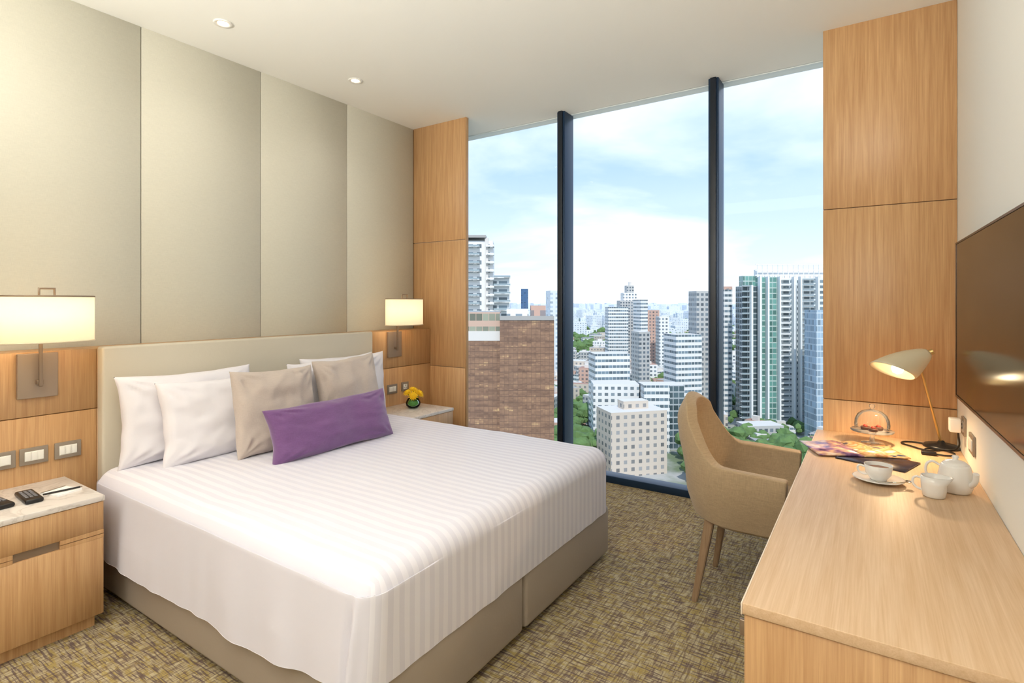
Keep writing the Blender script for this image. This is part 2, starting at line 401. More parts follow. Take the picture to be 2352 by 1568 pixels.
# ---------------------------------------------------------------- wall sconces
def shade_mat():
    m,nt,b=newmat('linen_lampshade');setc(b,Base_Color=C(250,240,220),Roughness=.9)
    N=nt.nodes;L=nt.links
    b.inputs['Emission Color'].default_value=(1,.80,.54,1);b.inputs['Emission Strength'].default_value=.55
    tr=N.new('ShaderNodeBsdfTranslucent');tr.inputs[0].default_value=(1,.93,.8,1)
    mx=N.new('ShaderNodeMixShader');mx.inputs[0].default_value=.5
    L.new(b.outputs[0],mx.inputs[1]);L.new(tr.outputs[0],mx.inputs[2]);L.new(mx.outputs[0],N['Material Output'].inputs[0])
    return m
M_shade=shade_mat()
def sconce(y,yp):
    xs=XP+.13;z0,z1=1.242,1.45;a,b=.18,.11
    ps=[box('back_plate',XP+.0005,XP+.02,yp-.075,yp+.075,.975,1.183,M_plate,.003),
        box('arm_block',XP+.02,XP+.05,yp-.012,yp+.012,1.04,1.06,M_metal,.002),
        box('stem',XP+.045,XP+.058,y-.007,y+.007,1.03,1.30,M_metal,.002),
        box('stem_arm',XP+.045,xs,y-.006,y+.006,1.29,1.302,M_metal,.002)]
    sh=lathe('drum_shade',[(1,z0),(1,z1)],(xs,y,0),M_shade,64,b,a)
    s=sh.modifiers.new('s','SOLIDIFY');s.thickness=.003
    ps.append(sh)
    for z in (z0,z1): 
        ps.append(tube('shade_rim',[(xs+b*math.cos(t*math.pi/24),y+a*math.sin(t*math.pi/24),z) for t in range(48)],.0035,M_metal if z==z1 else M_cream,True))
    ps.append(box('spider',xs-.1,xs+.1,y-.004,y+.004,z1-.012,z1-.004,M_metal))
    ps.append(tube('finial_loop',[(xs,y-.028,z1+.0),(xs,y-.028,z1+.035),(xs,y+.028,z1+.035),(xs,y+.028,z1)],.006,M_metal,True))
    ps.append(lathe('bulb',[(0,-.05),(.02,-.045),(.032,-.01),(.03,.015),(.015,.045),(.012,.06),(0,.06)],(xs,y,1.35),emis('bulb_glow',(1,.75,.45,1),6)))
    e=group('wall_sconce',ps)
    l=bpy.data.lights.new('sconce_bulb_light','POINT');l.energy=9;l.color=(1,.64,.32);l.shadow_soft_size=.035
    o=link(bpy.data.objects.new('sconce_bulb_light',l));o.location=(xs,y,1.34);o.parent=e
sconce(.90,.90);sconce(3.185,3.19)

# switches
def plate(nm,x,y,z,w,h,n,face=1,socket=False):
    fx=lambda d:x+face*d
    def bb(n_,a,b,y0,y1,z0,z1,m,bv=0): 
        return box(n_,min(fx(a),fx(b)),max(fx(a),fx(b)),y0,y1,z0,z1,m,bv)
    ps=[bb('frame',.0005,.010,y-w/2,y+w/2,z-h/2,z+h/2,M_bezel,.002)]
    iw=w-.035;ps.append(bb('insert',.010,.012,y-iw/2,y+iw/2,z-h/2+.017,z+h/2-.017,M_switch,.0008))
    for i in range(n):
        y0=y-iw/2+iw*i/n+.002;ps.append(bb('rocker',.012,.015,y0,y0+iw/n-.004,z-h/2+.02,z+h/2-.02,M_switch,.001))
    if socket:
        for dy,dz,sx,sz in ((0,.010,.003,.008),(-.011,-.008,.008,.003),(.011,-.008,.008,.003)):
            ps.append(bb('socket_slot',.0121,.0155,y+dy-sx/2,y+dy+sx/2,z+dz-sz/2,z+dz+sz/2,M_black))
    return group(nm,ps)
plate('light_switch',XP,.785,.705,.075,.078,1)
plate('light_switch',XP,.888,.705,.105,.078,3)
plate('light_switch',XP,1.017,.705,.105,.078,3)
plate('light_switch',XP,3.170,.714,.11,.075,2)
plate('power_outlet',XP,3.315,.717,.08,.075,0,1,True)

# ---------------------------------------------------------------- desk
DX=-.267;DY=1.432;DZ=.68
M_edge=simple('desk_edge_band',C(232,216,196),.35)
ps=[box('desktop',DX,XR-.001,DY,YC-.001,DZ-.028,DZ,M_oaky,.002,2),
    box('edge_band',DX-.004,DX,DY,YC-.001,DZ-.03,DZ-.0005,M_edge,.001,1),
    box('end_panel',DX+.004,XR-.001,DY+.004,DY+.03,0,DZ-.028,M_oakv,.001,1),
    box('cabinet',DX+.03,XR-.001,DY+.03,DY+.48,.03,DZ-.028,M_oakv),
    box('drawer_front',DX+.006,DX+.03,DY+.034,DY+.478,.40,DZ-.045,M_oakv,.001,1),
    box('drawer_front',DX+.006,DX+.03,DY+.034,DY+.478,.04,.395,M_oakv,.001,1),
    box('drawer_handle',DX-.008,DX+.006,DY+.006,DY+.018,DZ-.085,DZ-.045,M_metal,.003),
    box('back_rail',XR-.03,XR-.001,DY+.48,YC-.01,.35,DZ-.028,M_oakv),
    box('far_panel',DX+.02,XR-.001,YC-.03,YC-.002,0,DZ-.028,M_oakv)]
group('desk',ps)

# ---------------------------------------------------------------- TV
ps=[box('tv_housing',-.008,.002,-.64,.64,-.352,.352,M_black,.003),
    box('tv_screen_glass',-.011,-.0078,-.630,.630,-.340,.343,M_tv),
    box('wall_bracket',.002,.020,-.2,.2,-.15,.15,M_black)]
frm=simple('tv_bezel_bronze',C(80,62,50),.3,.6)
ps+=[box('bezel_top',-.013,-.007,-.64,.64,.344,.352,frm),box('bezel_bottom',-.013,-.007,-.64,.64,-.352,-.341,frm),box('bezel_side',-.013,-.007,.631,.64,-.352,.352,frm),box('bezel_side',-.013,-.007,-.64,-.631,-.352,.352,frm)]
e=group('wall_mounted_tv',ps);e.location=(.346,2.57,1.342);e.rotation_euler=(0,0,0.021)

# ---------------------------------------------------------------- chair
def chair(cy):
    xc=-.505;W=.275;xf=-.30
    def plan(s,k,top):
        L1=math.pi*W/2;L2=xf-xc;tot=L1+L2;q=abs(s)*tot
        if q<L1: ph=q/W; x=xc-W*k*math.cos(ph);y=W*k*math.sin(ph)
        else: x=xc+(q-L1);y=W*k
        return x,y*(1 if s>=0 else -1),q/tot
    def htop(q):
        t=min(1,max(0,(q-.25)/.35));t=t*t*(3-2*t)
        return (.950-.75*q**2.2)*(1-t)+.675*t-.03*max(0,q-.6)
    bm=bmesh.new();n=72;m=22;rows=[]
    for j in range(m+1):
        v=j/m;row=[]
        for i in range(n+1):
            s=i/n*2-1
            x0,y0,q=plan(s,1,0);zt=htop(q);z=.40+(zt-.40)*v
            k=.80+.20*math.sin(min(1,(z-.40)/.24)*math.pi/2)
            x,y,q=plan(s,k,0)
            if q>.6: x-= (1-k)*0.25*(q-.6)/.4
            bk=max(0,1-q*1.3)
            x+=.015*math.sin(max(0,1-abs(z-.62)/.12)*math.pi/2)*max(0,1-q*1.6)
            x-=.030*min(1,max(0,(z-.60))/.22)*bk
            x+=.55*max(0,z-.86)*bk
            row.append(bm.verts.new((x,cy+y*(1-.10*max(0,(z-.66)/.28)),z)))
        rows.append(row)
    for j in range(m):
        for i in range(n): bm.faces.new((rows[j][i],rows[j][i+1],rows[j+1][i+1],rows[j+1][i]))
    bmesh.ops.recalc_face_normals(bm,faces=bm.faces)
    o=mesh_obj('upholstered_shell',bm,M_chair,smooth=True)
    s=o.modifiers.new('s','SOLIDIFY');s.thickness=.058;s.offset=0
    b=o.modifiers.new('b','BEVEL');b.width=.026;b.segments=6;b.limit_method='ANGLE';b.angle_limit=1.0
    ps=[o]
    def pad(nm,k,z0,z1,mat,bv):
        bm=bmesh.new();vs=[]
        for i in range(41):
            s=i/40*2-1;x,y,q=plan(s,k,0);vs.append(bm.verts.new((x+(0.02 if q>.99 else 0),cy+y,z0)))
        f=bm.faces.new(vs);r=bmesh.ops.extrude_face_region(bm,geom=[f])
        for v in r['geom']:
            if isinstance(v,bmesh.types.BMVert): v.co.z=z1
        bmesh.ops.recalc_face_normals(bm,faces=bm.faces)
        es=[e for e in bm.edges if abs(e.verts[0].co.z-e.verts[1].co.z)<1e-5]
        bmesh.ops.bevel(bm,geom=es,offset=bv,segments=4,affect='EDGES',profile=.5)
        return mesh_obj(nm,bm,mat,smooth=True)
    ps.append(pad('seat_base',.82,.375,.42,M_chair,.015));ps.append(pad('seat_cushion',.86,.41,.495,M_chair,.025))
    def leg(nm,top,bot,rt,rb):
        bm=bmesh.new();R=[]
        for (c,r) in ((top,rt),(bot,rb)):
            R.append([bm.verts.new((c[0]+dx*r,c[1]+dy*r,c[2])) for dx,dy in ((-1,-1),(1,-1),(1,1),(-1,1))])
        bm.faces.new(R[0]);bm.faces.new(R[1][::-1])
        for i in range(4): bm.faces.new((R[0][i],R[1][i],R[1][(i+1)%4],R[0][(i+1)%4]))
        bmesh.ops.recalc_face_normals(bm,faces=bm.faces)
        bmesh.ops.bevel(bm,geom=[e for e in bm.edges],offset=.004,segments=2,affect='EDGES')
        return mesh_obj(nm,bm,M_leg)
    ps+=[leg('leg_1',(-.64,cy-.17,.40),(-.705,cy-.205,0),.022,.013),leg('leg_2',(-.64,cy+.17,.40),(-.705,cy+.205,0),.022,.013),
         leg('leg_3',(-.35,cy-.19,.40),(-.33,cy-.21,0),.022,.013),leg('leg_4',(-.35,cy+.19,.40),(-.33,cy+.21,0),.022,.013)]
    group('desk_armchair',ps)
chair(2.845)

# ---------------------------------------------------------------- desk lamp
bx,by=.295,3.53
jt=Vector((.195,3.40,1.125))
ps=[lathe('lamp_base',[(0,0),(.075,0),(.078,.006),(.072,.014),(.02,.02),(.012,.035),(0,.035)],(bx,by,DZ+.0005),M_black),
    tube('lamp_arm',[(bx,by,DZ+.02),tuple(jt)],.006,M_brass)]
apex=Vector((.235,3.425,1.168));ctr=Vector((.083,3.36,1.075))
ax=(ctr-apex).normalized()
bm=bmesh.new();prev=None;seg=40;K=14
n_rim=Vector((-.36,-.40,-1)).normalized()
for k in range(K+1):
    t=k/K
    c=apex.lerp(ctr,t);r=.022+.078*(t**.75)
    nn=ax.lerp(n_rim,t**1.5).normalized()
    e1=nn.cross(Vector((0,1,0))).normalized();e2=nn.cross(e1)
    ring=[bm.verts.new(c+e1*r*math.cos(2*math.pi*i/seg)+e2*r*math.sin(2*math.pi*i/seg)) for i in range(seg)]
    if k==0: bm.faces.new(ring)
    else:
        for i in range(seg): bm.faces.new((prev[i],prev[(i+1)%seg],ring[(i+1)%seg],ring[i]))
    prev=ring
bmesh.ops.recalc_face_normals(bm,faces=bm.faces)
sh=mesh_obj('lamp_shade',bm,M_cream,smooth=True);s=sh.modifiers.new('s','SOLIDIFY');s.thickness=.003
ps.append(sh)
ps.append(tube('shade_neck',[tuple(apex+Vector((.02,0,.01))),tuple(apex-Vector((.02,0,.01)))],.014,M_brass))
ps.append(tube('joint',[tuple(jt),tuple(apex+Vector((-.02,-.01,-.008)))],.008,M_brass))
bc=ctr+Vector((.025,.01,.014))
ps.append(lathe('bulb',[(0,-.03),(.02,-.022),(.028,0),(.02,.02),(0,.03)],tuple(bc),emis('desk_bulb',(1,.8,.5,1),14)))
e=group('desk_lamp',ps)
l=bpy.data.lights.new('desk_lamp_light','SPOT');l.energy=14;l.color=(1,.66,.36);l.spot_size=2.7;l.spot_blend=.6;l.shadow_soft_size=.03
o=link(bpy.data.objects.new('desk_lamp_light',l));o.location=bc+n_rim*.034;o.parent=e;o.rotation_euler=n_rim.to_track_quat('-Z','Y').to_euler()
pts=[(bx,by-.07,DZ+.006),(.24,3.40,DZ+.006),(.17,3.45,DZ+.006),(.13,3.52,DZ+.006),(.2,3.56,DZ+.006),(.3,3.45,DZ+.008),(.33,3.36,DZ+.006),(.27,3.33,DZ+.006),(.22,3.40,DZ+.010),(.30,3.44,DZ+.01),(.345,3.40,DZ+.03),(.345,3.36,DZ+.118)]
ca=tube('cord',pts,.004,M_blackrub,False,'BEZ')
group('power_cable',[ca,box('inline_switch',.20,.26,3.31,3.335,DZ+.001,DZ+.018,M_black,.004)])
def rplate(y,z,w,nm,sock):
    return plate(nm,XR,y,z,w,.085,0 if sock else 2,-1,sock)
rplate(3.36,.83,.09,'power_outlet',True);rplate(3.10,.80,.13,'light_switch',False)
group('plug_adapter',[box('adapter_body',XR-.062,XR-.0165,3.33,3.39,.80,.865,M_switch,.006)])

# cloche on stand with pastries
cxx,cyy=0.0,3.43
ps=[lathe('cake_stand',[(0,0),(.05,0),(.05,.004),(.012,.010),(.009,.05),(.02,.06),(.095,.064),(.098,.07),(.0,.068)],(cxx,cyy,DZ+.001),M_clear2),
    lathe('glass_dome',[(.078,0),(.080,.03),(.077,.055),(.066,.08),(.045,.098),(.02,.106),(.008,.109),(.008,.115),(.014,.122),(.012,.132),(0,.136)],(cxx,cyy,DZ+.072),M_clear)]
mc=simple('chocolate_cake',C(84,50,36),.6);mr=simple('strawberry_glaze',C(170,52,34),.6)
for dx,dy in ((-.03,0),(.028,.02),(.005,-.035)):
    ps.append(lathe('pastry',[(0,0),(.020,0),(.022,.012),(.020,.016),(0,.016)],(cxx+dx,cyy+dy,DZ+.071),mc,20))
    ps.append(lathe('pastry_topping',[(0,.014),(.012,.016),(.010,.022),(.006,.026),(0,.027)],(cxx+dx,cyy+dy,DZ+.071),mr,20))
group('glass_cake_dome',ps)

# magazines
def print_mat(name,cols,sc,seed):
    m,nt,b=newmat(name);N=nt.nodes;L=nt.links
    tc=N.new('ShaderNodeTexCoord');mp=N.new('ShaderNodeMapping');mp.inputs['Location'].default_value=(seed,seed*2,0);mp.inputs['Scale'].default_value=(sc,sc,1)
    n=N.new('ShaderNodeTexNoise');n.inputs['Scale'].default_value=1;n.inputs['Detail'].default_value=2.5
    L.new(tc.outputs['Object'],mp.inputs['Vector']);L.new(mp.outputs['Vector'],n.inputs['Vector'])
    cr=N.new('ShaderNodeValToRGB');e=cr.color_ramp.elements
    e[0].position=.35;e[0].color=cols[0];e[1].position=.65;e[1].color=cols[-1]
    for i,c in enumerate(cols[1:-1]): x=e.new(.35+.3*(i+1)/(len(cols)-1));x.color=c
    L.new(n.outputs['Fac'],cr.inputs['Fac']);L.new(cr.outputs['Color'],b.inputs['Base Color']);b.inputs['Roughness'].default_value=.25
    return m
pg1=print_mat('magazine_photo_a',[C(70,50,90),C(150,110,150),C(220,180,150),C(235,220,210)],14,1)
pg2=print_mat('magazine_photo_b',[C(60,80,110),C(230,200,150),C(200,140,90),C(240,225,205)],14,5)
pg3=print_mat('magazine_cover_dark',[C(20,20,28),C(60,50,60),C(40,45,70)],10,3)
paper=simple('page_paper',C(235,230,222),.6)
def magazine(x,y,rot,w,l,pgs,z):
    ps=[]
    for sgn,pg in zip((-1,1),pgs):
        bm=bmesh.new();n=14;top=[];
        for i in range(n+1):
            u=i/n;zz=.003+.012*math.sin(min(1,u*1.6)*math.pi)*.8*(1-u*.5) if u*1.6<1 else .003
            top.append((bm.verts.new((sgn*u*w/2,-l/2,zz)),bm.verts.new((sgn*u*w/2,l/2,zz))))
        for i in range(n): bm.faces.new((top[i][0],top[i+1][0],top[i+1][1],top[i][1]))
        r=bmesh.ops.extrude_face_region(bm,geom=bm.faces[:])
        for v in r['geom']:
            if isinstance(v,bmesh.types.BMVert): v.co.z=0
        bmesh.ops.recalc_face_normals(bm,faces=bm.faces)
        ps.append(mesh_obj('page_block',bm,pg,True))
    e=group('open_magazine',ps);e.location=(x,y,z);e.rotation_euler=(0,0,rot);return e
magazine(-.085,3.20,.42,.40,.27,(pg1,pg2),DZ+.008)
e=group('magazine',[box('cover',-.105,.105,-.14,.14,0,.006,pg3,.001,1),box('pages',-.103,.103,-.138,.138,.0005,.0055,paper)]);e.location=(.02,3.06,DZ+.0005);e.rotation_euler=(0,0,1.25)

# tea set
def cup(x,y):
    z=DZ+.001
    ps=[lathe('saucer',[(0,0),(.045,0),(.05,.003),(.09,.014),(.092,.016),(.088,.017),(.045,.007),(0,.006)],(x,y,z),M_porc),
        lathe('cup_body',[(0,.0),(.028,0),(.03,.004),(.045,.025),(.051,.062),(.049,.062),(.043,.027),(.026,.006),(0,.006)],(x,y,z+.0075),M_porc),
        lathe('tea',[(0,0),(.0465,0)],(x,y,z+.055),simple('tea_liquid',C(150,80,30),.1)),
        tube('cup_handle',[(x-.046,y-.004,z+.055),(x-.068,y-.006,z+.058),(x-.072,y-.006,z+.042),(x-.058,y-.004,z+.027),(x-.040,y-.003,z+.025)],.004,M_porc,False,'BEZ')]
    group('teacup_and_saucer',ps)
    group('teaspoon',[tube('spoon_handle',[(x-.01,y-.078,z+.019),(x+.05,y-.066,z+.021),(x+.095,y-.03,z+.022)],.0022,simple('steel',C(200,195,185),.2,.9),False,'BEZ'),
        lathe('spoon_bowl',[(0,0),(.010,.001),(.013,.004)],(x+.1,y-.022,z+.019),bpy.data.materials['steel'],20,1,1.4)])
cup(.022,2.715)
x,y,z=.197,2.62,DZ+.001
j=lathe('jug_body',[(0,0),(.032,0),(.036,.004),(.040,.03),(.041,.05),(.042,.078),(.039,.078),(.038,.05),(.034,.008),(0,.006)],(x,y,z),M_porc)
for v in j.data.vertices:
    if v.co.z>.055 and v.co.x>.02: v.co.x+=.016*(v.co.z-.055)/.023*max(0,(v.co.x-.02)/.02)
group('milk_jug',[j,tube('jug_handle',[(x-.040,y,z+.066),(x-.058,y,z+.066),(x-.066,y,z+.05),(x-.058,y,z+.03),(x-.038,y,z+.02)],.0045,M_porc,False,'BEZ')])
x,y=.272,2.735
group('teapot',[lathe('pot_body',[(0,0),(.044,0),(.050,.006),(.057,.03),(.056,.06),(.048,.1),(.044,.108),(.040,.108),(0,.106)],(x,y,z),M_porc),
    lathe('pot_lid',[(.041,.106),(.040,.112),(.03,.120),(.012,.124),(.008,.128),(.012,.136),(.008,.142),(0,.143)],(x,y,z),M_porc),
    tube('spout',[(x+.040,y-.03,z+.035),(x+.052,y-.055,z+.06),(x+.054,y-.068,z+.095)],.010,M_porc,False,'BEZ'),
    tube('pot_handle',[(x-.046,y+.005,z+.095),(x-.075,y+.008,z+.105),(x-.092,y+.008,z+.08),(x-.082,y+.008,z+.045),(x-.052,y+.005,z+.03)],.005,M_porc,False,'BEZ')])

# ---------------------------------------------------------------- ceiling downlights and added fill lamps
def downlight(x,y,energy,col=(1,.94,.86)):
    ps=[lathe('trim_ring',[(.028,-.001),(.048,-.001),(.05,-.004),(.046,-.008),(.030,-.006),(.028,-.001)],(x,y,H),M_switch,32),
        lathe('lens',[(0,0),(.029,0)],(x,y,H-.003),emis('downlight_lens',(1,.78,.5,1),12))]
    e=group('ceiling_downlight',ps)
    l=bpy.data.lights.new('downlight_beam','SPOT');l.energy=energy;l.color=col;l.spot_size=2.6;l.spot_blend=1;l.shadow_soft_size=.12
    o=link(bpy.data.objects.new('downlight_beam',l));o.location=(x,y,H-.13);o.parent=e
for x,y,en in ((-3.055,1.658,3),(-3.06,2.606,3),(-3.055,.7,3),(-1.6,.2,14),(-.6,-.4,26),(-2.4,-.8,22),(-1.2,-1.6,30)):  # first pair are the room's own; the unseen others are added fill
    downlight(x,y,en)
pm=emis('fill_panel_glow',(1,.98,.95,1),4)
group('added_fill_panel',[box('diffuser',-2.2,-.4,-1.9,-.9,H-.03,H-.012,pm),box('panel_frame',-2.25,-.35,-1.95,-.85,H-.012,H-.0005,M_switch)])  # unseen glowing panel added behind the viewpoint as room fill
# added fill lamps, unseen behind the viewpoint, to brighten the ceiling
def fill_uplighter(x,y,en,aim):
    ps=[lathe('base',[(0,0),(.14,0),(.14,.015),(.02,.03),(0,.03)],(x,y,0),M_metal),
        lathe('pole',[(0,.02),(.012,.02),(.012,1.70),(0,1.70)],(x,y,0),M_metal,16),
        lathe('bowl',[(0,1.69),(.05,1.70),(.13,1.76),(.16,1.82),(.155,1.82),(.12,1.765),(0,1.705)],(x,y,0),M_switch)]
    e=group('added_fill_uplighter',ps)
    l=bpy.data.lights.new('fill_uplight','SPOT');l.energy=en;l.color=(1,.98,.93);l.spot_size=2.3;l.spot_blend=1;l.shadow_soft_size=.12
    o=link(bpy.data.objects.new('fill_uplight',l));o.location=(x,y,1.86);o.rotation_euler=Vector(aim).to_track_quat('-Z','Y').to_euler();o.parent=e
fill_uplighter(-.25,-.75,250,(-.35,1.1,1));fill_uplighter(-2.4,-.9,200,(.3,1.1,1))

# ---------------------------------------------------------------- city outside
GZ=-75.0
def facade(name,wall,glass,pw,ph,fu,fv,grough=.15,metal=0.0,painted_reflect=False):
    m,nt,b=newmat(name);N=nt.nodes;L=nt.links
    uv=N.new('ShaderNodeUVMap');uv.uv_map='UVMap';s=N.new('ShaderNodeSeparateXYZ');L.new(uv.outputs[0],s.inputs[0])
    def band(out,per,frac):
        a=N.new('ShaderNodeMath');a.operation='DIVIDE';a.inputs[1].default_value=per;L.new(out,a.inputs[0])
        f=N.new('ShaderNodeMath');f.operation='FRACT';L.new(a.outputs[0],f.inputs[0])
        g=N.new('ShaderNodeMath');g.operation='LESS_THAN';g.inputs[1].default_value=frac;L.new(f.outputs[0],g.inputs[0]);
        fl=N.new('ShaderNodeMath');fl.operation='FLOOR';L.new(a.outputs[0],fl.inputs[0]);return g,fl
    g1,f1=band(s.outputs['X'],pw,fu);g2,f2=band(s.outputs['Y'],ph,fv)
    mu=N.new('ShaderNodeMath');mu.operation='MULTIPLY';L.new(g1.outputs[0],mu.inputs[0]);L.new(g2.outputs[0],mu.inputs[1])
    cb=N.new('ShaderNodeCombineXYZ');L.new(f1.outputs[0],cb.inputs[0]);L.new(f2.outputs[0],cb.inputs[1])
    wn0=N.new('ShaderNodeTexWhiteNoise');L.new(cb.outputs[0],wn0.inputs['Vector'])
    if painted_reflect:
        # reflections painted into the bronze pane colour: blocky horizontal fragments, jittered pane by pane
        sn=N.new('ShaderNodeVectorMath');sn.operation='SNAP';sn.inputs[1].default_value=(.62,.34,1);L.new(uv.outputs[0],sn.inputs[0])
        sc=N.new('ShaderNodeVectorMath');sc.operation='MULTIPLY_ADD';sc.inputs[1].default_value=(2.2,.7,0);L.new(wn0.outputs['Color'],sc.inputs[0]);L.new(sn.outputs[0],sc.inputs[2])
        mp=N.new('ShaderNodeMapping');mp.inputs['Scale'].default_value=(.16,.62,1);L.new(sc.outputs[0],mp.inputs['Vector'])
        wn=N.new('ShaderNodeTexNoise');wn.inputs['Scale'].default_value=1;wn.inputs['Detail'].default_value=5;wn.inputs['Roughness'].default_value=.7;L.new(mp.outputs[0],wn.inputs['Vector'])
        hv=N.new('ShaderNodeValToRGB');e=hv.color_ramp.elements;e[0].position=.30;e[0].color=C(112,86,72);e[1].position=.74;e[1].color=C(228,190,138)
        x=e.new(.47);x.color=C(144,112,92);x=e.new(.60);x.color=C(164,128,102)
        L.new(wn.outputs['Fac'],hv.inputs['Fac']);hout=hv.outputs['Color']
    else:
        hv=N.new('ShaderNodeMix');hv.data_type='RGBA';hv.inputs['A'].default_value=tuple(c*.65 for c in glass[:3])+(1,);hv.inputs['B'].default_value=tuple(min(1,c*1.5) for c in glass[:3])+(1,);L.new(wn0.outputs['Value'],hv.inputs['Factor']);hout=hv.outputs['Result']
    mx=N.new('ShaderNodeMix');mx.data_type='RGBA';mx.inputs['A'].default_value=wall;L.new(hout,mx.inputs['B']);L.new(mu.outputs[0],mx.inputs['Factor']);L.new(mx.outputs['Result'],b.inputs['Base Color'])
    mr=N.new('ShaderNodeMapRange');mr.inputs['To Min'].default_value=.8;mr.inputs['To Max'].default_value=grough;L.new(mu.outputs[0],mr.inputs['Value']);L.new(mr.outputs[0],b.inputs['Roughness'])
    if metal>0:
        m2=N.new('ShaderNodeMath');m2.operation='MULTIPLY';m2.inputs[1].default_value=metal;L.new(mu.outputs[0],m2.inputs[0]);L.new(m2.outputs[0],b.inputs['Metallic'])
    return m
def cbox(bm,uvl,c,w,d,z0,z1,yaw,mi,mroof,ph=3.2):
    ca,sa=math.cos(yaw),math.sin(yaw)
    P=[(-w/2,-d/2),(w/2,-d/2),(w/2,d/2),(-w/2,d/2)]
    lo=[bm.verts.new((c[0]+x*ca-y*sa,c[1]+x*sa+y*ca,z0)) for x,y in P]
    hi=[bm.verts.new((c[0]+x*ca-y*sa,c[1]+x*sa+y*ca,z1)) for x,y in P]
    for i in range(4):
        j=(i+1)%4;f=bm.faces.new((lo[i],lo[j],hi[j],hi[i]));f.material_index=mi
        L_=(w,d,w,d)[i]
        for lp,(u,v) in zip(f.loops,((0,z0-z1),(L_,z0-z1),(L_,0),(0,0))): lp[uvl].uv=(u+300,v+960)
    f=bm.faces.new(hi);f.material_index=mroof
    for lp in f.loops: lp[uvl].uv=(0,0)
FOOT=[]
def tower(name,pieces,mats):
    """pieces: (bearing_left, bearing_right, z_top, distance, depth, turn, mat, roofmat[, z_bottom])"""
    bm=bmesh.new();uvl=bm.loops.layers.uv.new('UVMap')
    for p in pieces:
        bl,br,zt,dist,dep,turn,mi,mr=p[:8];z0=p[8] if len(p)>8 else GZ
        w=(br-bl)*dist;lat=(bl+br)/2*dist;c=RT*lat+FW*(dist+dep/2)
        FOOT.append((bl,br,dist,dep,zt))
        cbox(bm,uvl,(c.x,c.y),w,dep,z0,zt,YAW+turn,mi,mr)
    return mesh_obj(name,bm,mats)
roofW=simple('roof_pale',C(212,208,202),.9);roofG=simple('roof_grey',C(165,163,160),.9)
f_white=facade('facade_white',C(230,230,228),C(120,132,140),3.4,3.3,.55,.5)
f_white2=facade('facade_white_bands',C(226,226,224),C(104,122,132),2.2,3.4,.9,.45)
f_beige=facade('facade_beige',C(200,188,174),C(132,132,132),3.6,3.3,.45,.5)
f_brown=facade('facade_bronze_glass',C(104,80,66),C(150,104,76),1.25,1.7,.94,.92,.12,.2,True)
f_band=facade('facade_left_bands',C(196,166,148),C(138,140,122),1.8,3.6,.92,.55,.15,.2)
f_dark=facade('facade_dark_glass',C(165,172,175),C(72,88,94),3.0,3.3,.85,.78)
f_green=facade('facade_green_glass',C(180,196,190),C(94,136,128),2.2,3.3,.85,.8)
f_bal=facade('facade_balcony',C(222,227,228),C(118,134,142),4.2,3.3,.8,.55)
f_blue=facade('facade_blue_glass',C(190,202,210),C(146,166,182),1.8,3.4,.88,.8,.2,.1)
f_far=facade('facade_haze_tinted',C(216,222,228),C(172,186,198),5,4,.5,.5)  # distance haze painted in as paler wall and glass colours
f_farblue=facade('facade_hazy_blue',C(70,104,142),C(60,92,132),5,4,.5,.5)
f_terra=facade('facade_terracotta',C(196,162,146),C(124,116,116),3.4,3.3,.5,.5)
f_grey=facade('facade_grey_concrete',C(186,186,184),C(104,114,122),3.0,3.2,.6,.55)
roofT=simple('roof_terracotta',C(170,132,114),.9)
MT=[f_white,f_white2,f_beige,f_brown,f_band,f_dark,f_green,f_bal,f_blue,f_far,f_farblue,f_terra,roofW,roofG,roofT,f_grey]
RW,RG,RTT=12,13,14
tower('bronze_glass_office_building',[(-.0224,.0775,-2.8,150,18,0,3,RG),(-.2,-.0224,-1.2,152,18,0,4,RG),(-.2,-.0224,-6.5,151.7,2,0,12,12,-9.2),(-.2,-.0224,-9.2,151.8,2,0,3,12),(-.0224,.0775,-2.2,149.7,.6,0,13,13,-3.4),(-.01,.03,-.4,156,8,0,0,RW,-3),(.035,.062,.6,156,8,0,11,RG,-3)],MT)
tower('white_residential_tower',[(-.2,-.035,26.5,220,16,0,0,RW),(-.035,-.005,11.4,221,14,0,7,RW),(-.05,-.044,27.6,219,4,0,12,RW),(-.2,-.048,28.6,218.5,18,0,13,RG,27.6)],MT)
def slabs(name,bl,br,dist,zs,out,mat,th=.35,rail=1.0,railmat=None):
    bm=bmesh.new();uvl=bm.loops.layers.uv.new('UVMap')
    for z in zs:
        w=(br-bl)*dist;lat=(bl+br)/2*dist;c=RT*lat+FW*(dist+out/2)
        cbox(bm,uvl,(c.x,c.y),w,out,z,z+th,YAW,0,0)
        if rail: 
            c2=RT*lat+FW*(dist+.1);cbox(bm,uvl,(c2.x,c2.y),w,.2,z,z+rail,YAW,1,1)
    return mesh_obj(name,bm,[mat,railmat or mat])
slabW=simple('balcony_white',C(230,232,230),.8);slabG=simple('balcony_glass_grey',C(150,166,172),.3)
tw=[slabs('balcony_slabs',-.048,-.033,218,[27-3.3*i for i in range(1,24)],3,slabW),
    slabs('balcony_slabs',-.034,-.003,219,[11.4-3.3*i for i in range(0,20)],3,slabW,railmat=slabG),
    slabs('balcony_slabs',-.082,-.060,218,[27-3.3*i for i in range(1,24)],2,slabW,railmat=slabG)]
group('apartment_balconies',tw)
tower('condominium_tower',[(.4250,.4556,11.5,330,11,0,5,RG),(.4556,.4916,17,328,13,0,6,RG),(.4916,.66,16.5,332,12,0,7,RW),(.425,.45,18,334,6,0,6,RG,11)],MT)
bm=bmesh.new();uvl=bm.loops.layers.uv.new('UVMap')
for i in range(22):
    b=.4556+i*.0095;c=RT*(b*330)+FW*333;cbox(bm,uvl,(c.x,c.y),.4,.4,16,25,YAW,0,0)
